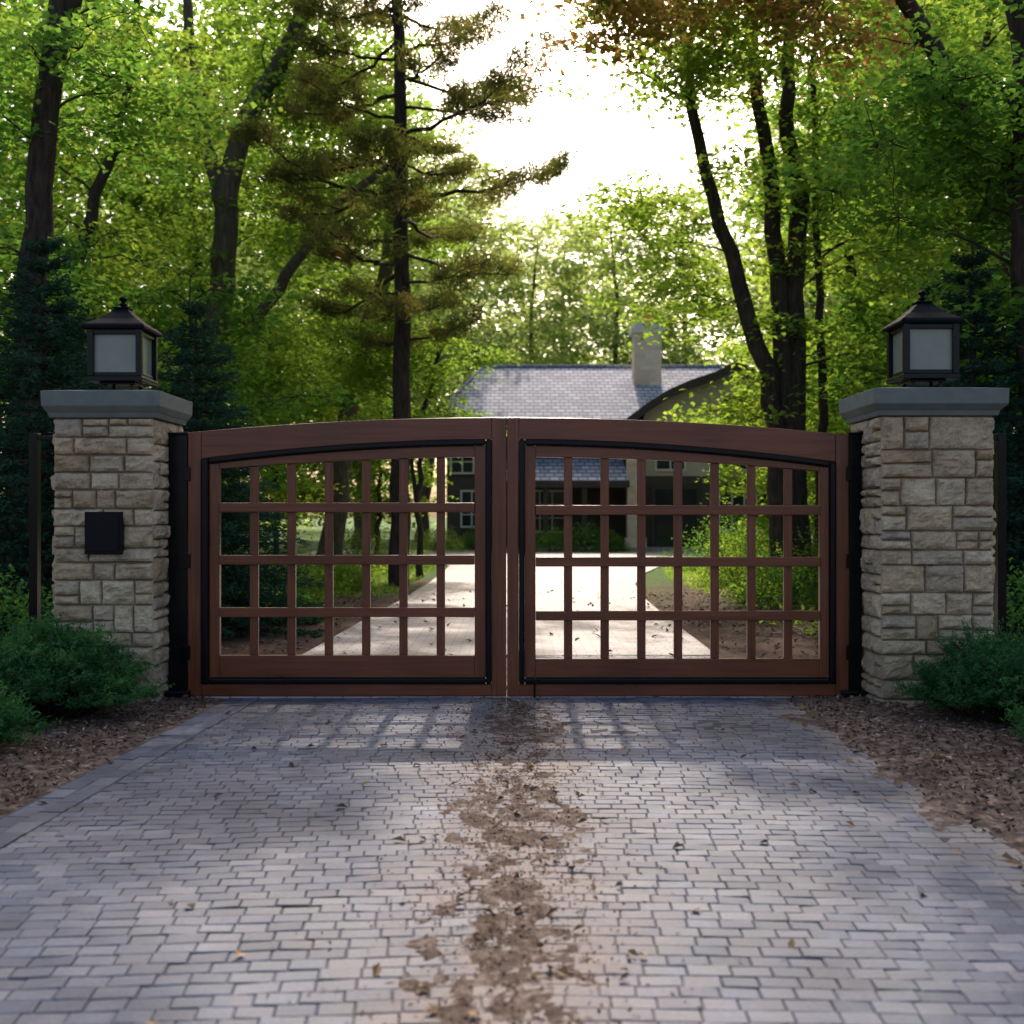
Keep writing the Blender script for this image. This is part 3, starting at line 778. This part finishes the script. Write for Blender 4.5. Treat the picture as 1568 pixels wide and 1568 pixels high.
def generic(seed,h,mats,ls=.26):
    st=[([(0,0,-.1),(rng.normal()*.2,rng.normal()*.2,h*.3),(rng.normal()*.5,rng.normal()*.4,h*.6),(rng.normal()*.7,0,h*.92)],.24,.05)]
    bl=[((0,0,h*.36),(2.8,2.8,h*.13),26),((.5,0,h*.56),(3.9,3.7,h*.15),40),((-.4,0,h*.76),(3.3,3.3,h*.14),34),((0,0,h*.92),(1.9,1.9,h*.08),14)]
    return broad_tree('woodland_tree',st,bl,ls,88,1.0,mats,clear=False,tiltz=.28)
g=[generic(i,16,mt) for i,mt in enumerate([('bark','leaf'),('bark','leaf_y'),('bark_l','leaf_haze')])]
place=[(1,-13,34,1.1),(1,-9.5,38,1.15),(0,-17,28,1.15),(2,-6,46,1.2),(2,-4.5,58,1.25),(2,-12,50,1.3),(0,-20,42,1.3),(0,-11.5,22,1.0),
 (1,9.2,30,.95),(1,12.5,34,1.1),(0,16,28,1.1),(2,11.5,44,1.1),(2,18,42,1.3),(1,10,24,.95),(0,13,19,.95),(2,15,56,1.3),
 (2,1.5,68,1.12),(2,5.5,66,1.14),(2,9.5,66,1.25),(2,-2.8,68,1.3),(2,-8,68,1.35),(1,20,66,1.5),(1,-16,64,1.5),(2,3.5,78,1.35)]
used=set()
for gi,x,y,s in place:
    if gi in used: o=bpy.data.objects.new('woodland_tree',g[gi].data); COL.objects.link(o)
    else: o=g[gi]; used.add(gi)
    o.location=(x,y,0); o.rotation_euler=(0,0,rng.uniform(0,6.28)); k=s*rng.uniform(.95,1.05); o.scale=(k,k,k)
small=[broad_tree('understory_tree',[([(0,0,-.1),(.1,0,1.5),(0,.1,3),(0,0,4.6)],.07,.02)],
   [((0,0,1.8),(1.7,1.6,.8),18),((0,0,3.3),(1.8,1.7,1.0),24),((0,0,4.6),(1.1,1.1,.6),10)],.13,140,.6,('bark',mt),clear=False) for mt in ('leaf','leaf_y','leaf_c')]
pl=[(0,-5.2,19,1.0),(2,-8.2,17,1.1),(1,-3.9,34,1.2),(1,-6.4,32,1.3),(1,-9.5,28,1.3),(1,5.6,25,1.0),(0,7.4,22,1.1),(0,8.6,17,1.0),(2,6.6,14.5,.9),(1,12,26,1.4),(1,8.6,33,1.1),
    (1,-13,24,1.4),(1,-6,38,1.4),(1,11.5,38,1.4),(0,15,22,1.4),(1,-5.8,24.5,1.0),(2,-10,14,1.2),(2,11,13.5,1.2)]
used=set()
for gi,x,y,s in pl:
    if gi in used: o=bpy.data.objects.new('understory_tree',small[gi].data); COL.objects.link(o)
    else: o=small[gi]; used.add(gi)
    o.location=(x,y,0); o.rotation_euler=(0,0,rng.uniform(0,6.28)); o.scale=(s,s,s*rng.uniform(.9,1.1))

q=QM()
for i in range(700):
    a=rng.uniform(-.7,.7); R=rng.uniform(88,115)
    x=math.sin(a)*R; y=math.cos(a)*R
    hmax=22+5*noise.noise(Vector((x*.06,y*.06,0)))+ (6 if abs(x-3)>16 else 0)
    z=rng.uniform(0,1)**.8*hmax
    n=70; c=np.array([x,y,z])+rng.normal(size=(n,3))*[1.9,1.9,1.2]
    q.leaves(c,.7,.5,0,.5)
q.build('distant_trees',['leaf_haze'])

# ------------------------------------------------------------------ shrubs
def juniper(name,c,rx,ry,h,ns=260):
    q=QM(); cx,cy=c
    for i in range(ns):
        a=rng.uniform(0,2*math.pi); rr=rng.uniform(0,1)**.6
        b=np.array([cx+math.cos(a)*rx*rr*.35,cy+math.sin(a)*ry*rr*.35,.02])
        hh=h*math.sqrt(max(.05,1-(rr*.93)**2))*rng.uniform(.65,1.3)
        k=rng.uniform(.85,1.2)
        e=np.array([cx+math.cos(a)*rx*rr*k,cy+math.sin(a)*ry*rr*k,hh])
        mid=b*.4+e*.6+np.array([0,0,.10*h])
        p=smooth_path([b,mid,e],9,.008)
        q.tube(p,np.linspace(.008,.002,9),3,0)
        out=(e-b)/np.linalg.norm(e-b)
        for t in range(4,9):
            for _ in range(3):
                L=rng.uniform(.06,.17); d=out*1.0+rng.normal(size=3)*.5; d[2]=abs(d[2])*.6+.2; d/=np.linalg.norm(d)
                n=20; tt=rng.uniform(0,1,n)[:,None]
                cc=p[t]+d*L*tt+rng.normal(size=(n,3))*.009
                dirs=d+rng.normal(size=(n,3))*.55
                q.leaves(cc,.036,.009,1,.2,dirs)
    return q.build(name,['bark','juniper'])
juniper('juniper_shrub',(-2.95,7.45),.58,.5,.48,240)
juniper('juniper_shrub',(-3.55,7.1),.5,.5,.52,200)
juniper('juniper_shrub',(-3.15,6.4),.45,.35,.34,150)
juniper('juniper_shrub',(3.02,7.35),.42,.4,.44,190)
juniper('juniper_shrub',(3.6,7.15),.42,.45,.44,190)
juniper('juniper_shrub',(3.25,6.35),.42,.35,.36,170)

def shrub(name,c,r,h,mat,ls=.06,n=2400):
    q=QM()
    d=rng.normal(size=(n,3)); d/=np.linalg.norm(d,axis=1)[:,None]; d[:,2]=np.abs(d[:,2])
    lump=np.array([1+.28*noise.noise(Vector(x*2.3+np.array([c[0],c[1],0]))) for x in d])
    P=np.array([c[0],c[1],.02])+d*np.array([r,r,h])*(lump*rng.uniform(.6,1.05,n))[:,None]
    q.leaves(P,ls,ls*.65,1,.4)
    for i in range(14):
        k=rng.integers(0,n); q.tube([(c[0],c[1],0),(np.array([c[0],c[1],0])+P[k])/2+[0,0,.05],P[k]],[.012,.009,.003],4,0)
    return q.build(name,['bark',mat])
for (x,y,r,h,mt) in [(-4.3,16,.75,.75,'leaf'),(-3.5,17.5,.8,.7,'leaf_y'),(-5.3,17.5,1,.9,'leaf'),(-3.0,20.5,.6,.5,'leaf_y'),(-2.7,14.5,.4,.35,'leaf_c'),(-3.4,15,.6,.5,'leaf_y'),
   (4.0,17,.8,.7,'leaf'),(5.0,18.5,1.1,1.1,'leaf_y'),(6.0,17,1.0,.9,'leaf_y'),(4.2,22,.9,1.0,'leaf_y'),(5.2,14.5,.8,.6,'leaf'),(6.2,24,1.4,1.6,'leaf_y'),(4.9,27,1.2,1.3,'leaf'),
   (1.4,41.2,.9,.9,'leaf'),(2.6,41,.9,1.0,'leaf_c'),(3.5,41.3,.6,.7,'leaf'),(-2.6,41,1.0,.9,'leaf_y'),(-1.2,43.3,.8,.9,'leaf'),(8.5,41,1.1,1.2,'leaf_y'),(7.4,36,1.2,1.1,'leaf_y'),(-4.4,33,1.2,1.0,'leaf_y'),
   (-4.2,9.6,.8,.8,'leaf_c'),(-5,8.8,.8,.6,'leaf_c'),(4.3,9.6,.8,.9,'leaf_c'),(4.7,8.7,.7,.6,'leaf_c'),(-6.3,11,1.1,1.2,'leaf_c'),(6.4,10.6,1.2,1.8,'leaf_c')]:
    shrub('garden_shrub',(x,y),r,h,mt)
q=QM()
for i in range(700):
    sd=rng.choice([-1,1]); y=rng.uniform(12.5,36)
    x=(-2.5-abs(rng.normal())*3.2) if sd<0 else (3.0+.06*(y-12)+abs(rng.normal())*3)
    if noise.noise(Vector((x*.5,y*.3,2)))<-.02: continue
    n=46; r=rng.uniform(.15,.4); P=np.array([x,y,.02])+np.abs(rng.normal(size=(n,3)))*[0,0,.13]+rng.normal(size=(n,3))*[r*.6,r*.6,0]
    q.leaves(P,.085,.045,0,.7)
q.build('ground_cover',['leaf_y'])
q=QM(); n=24000
P=np.stack([np.where(rng.uniform(size=n)<.6,rng.uniform(-9,-1.9,n),rng.uniform(3.2,9,n)),rng.uniform(19,36,n),np.full(n,.03)],1)
P=P[~((P[:,0]>0)&(P[:,0]<3.0+.1*(P[:,1]-22)))]
q.leaves(P,.10,.02,0,-.2,np.tile([[0,0,1.]],(len(P),1))+rng.normal(size=(len(P),3))*.35)
q.build('grass',['leaf_y'])

# ------------------------------------------------------------------ light & sky
EL,AZ=math.radians(42),math.radians(.5)
w=bpy.data.worlds.new("World"); scene.world=w; w.use_nodes=True
nt=w.node_tree; bg=nt.nodes['Background']
sk=nt.nodes.new('ShaderNodeTexSky'); sk.sky_type='NISHITA'; sk.sun_disc=False
sk.sun_elevation=EL; sk.sun_rotation=AZ; sk.air_density=1.0; sk.dust_density=5.0; sk.ozone_density=1.0
tint=mix(nt,1.0,sk.outputs[0],(1.0,.94,.90),'MULTIPLY')
nt.links.new(tint,bg.inputs[0]); bg.inputs[1].default_value=.31
sd=bpy.data.lights.new('sun','SUN'); sd.energy=5.0; sd.angle=math.radians(1.0); sd.color=(1,.86,.72)
so=bpy.data.objects.new('sun',sd); COL.objects.link(so)
d=Vector((math.sin(AZ)*math.cos(EL),math.cos(AZ)*math.cos(EL),math.sin(EL)))
so.rotation_euler=d.to_track_quat('Z','Y').to_euler()

cam=bpy.data.cameras.new('camera'); co=bpy.data.objects.new('camera',cam); COL.objects.link(co)
co.location=(0,0,1.33); co.rotation_euler=(math.radians(90),0,0)
cam.sensor_width=36; cam.lens=41.33; cam.shift_y=.0026; cam.clip_end=1500
cam.dof.use_dof=True; cam.dof.focus_distance=8.2; cam.dof.aperture_fstop=2.4
scene.camera=co
scene.view_settings.view_transform='Standard'; scene.view_settings.look='None'; scene.view_settings.exposure=0
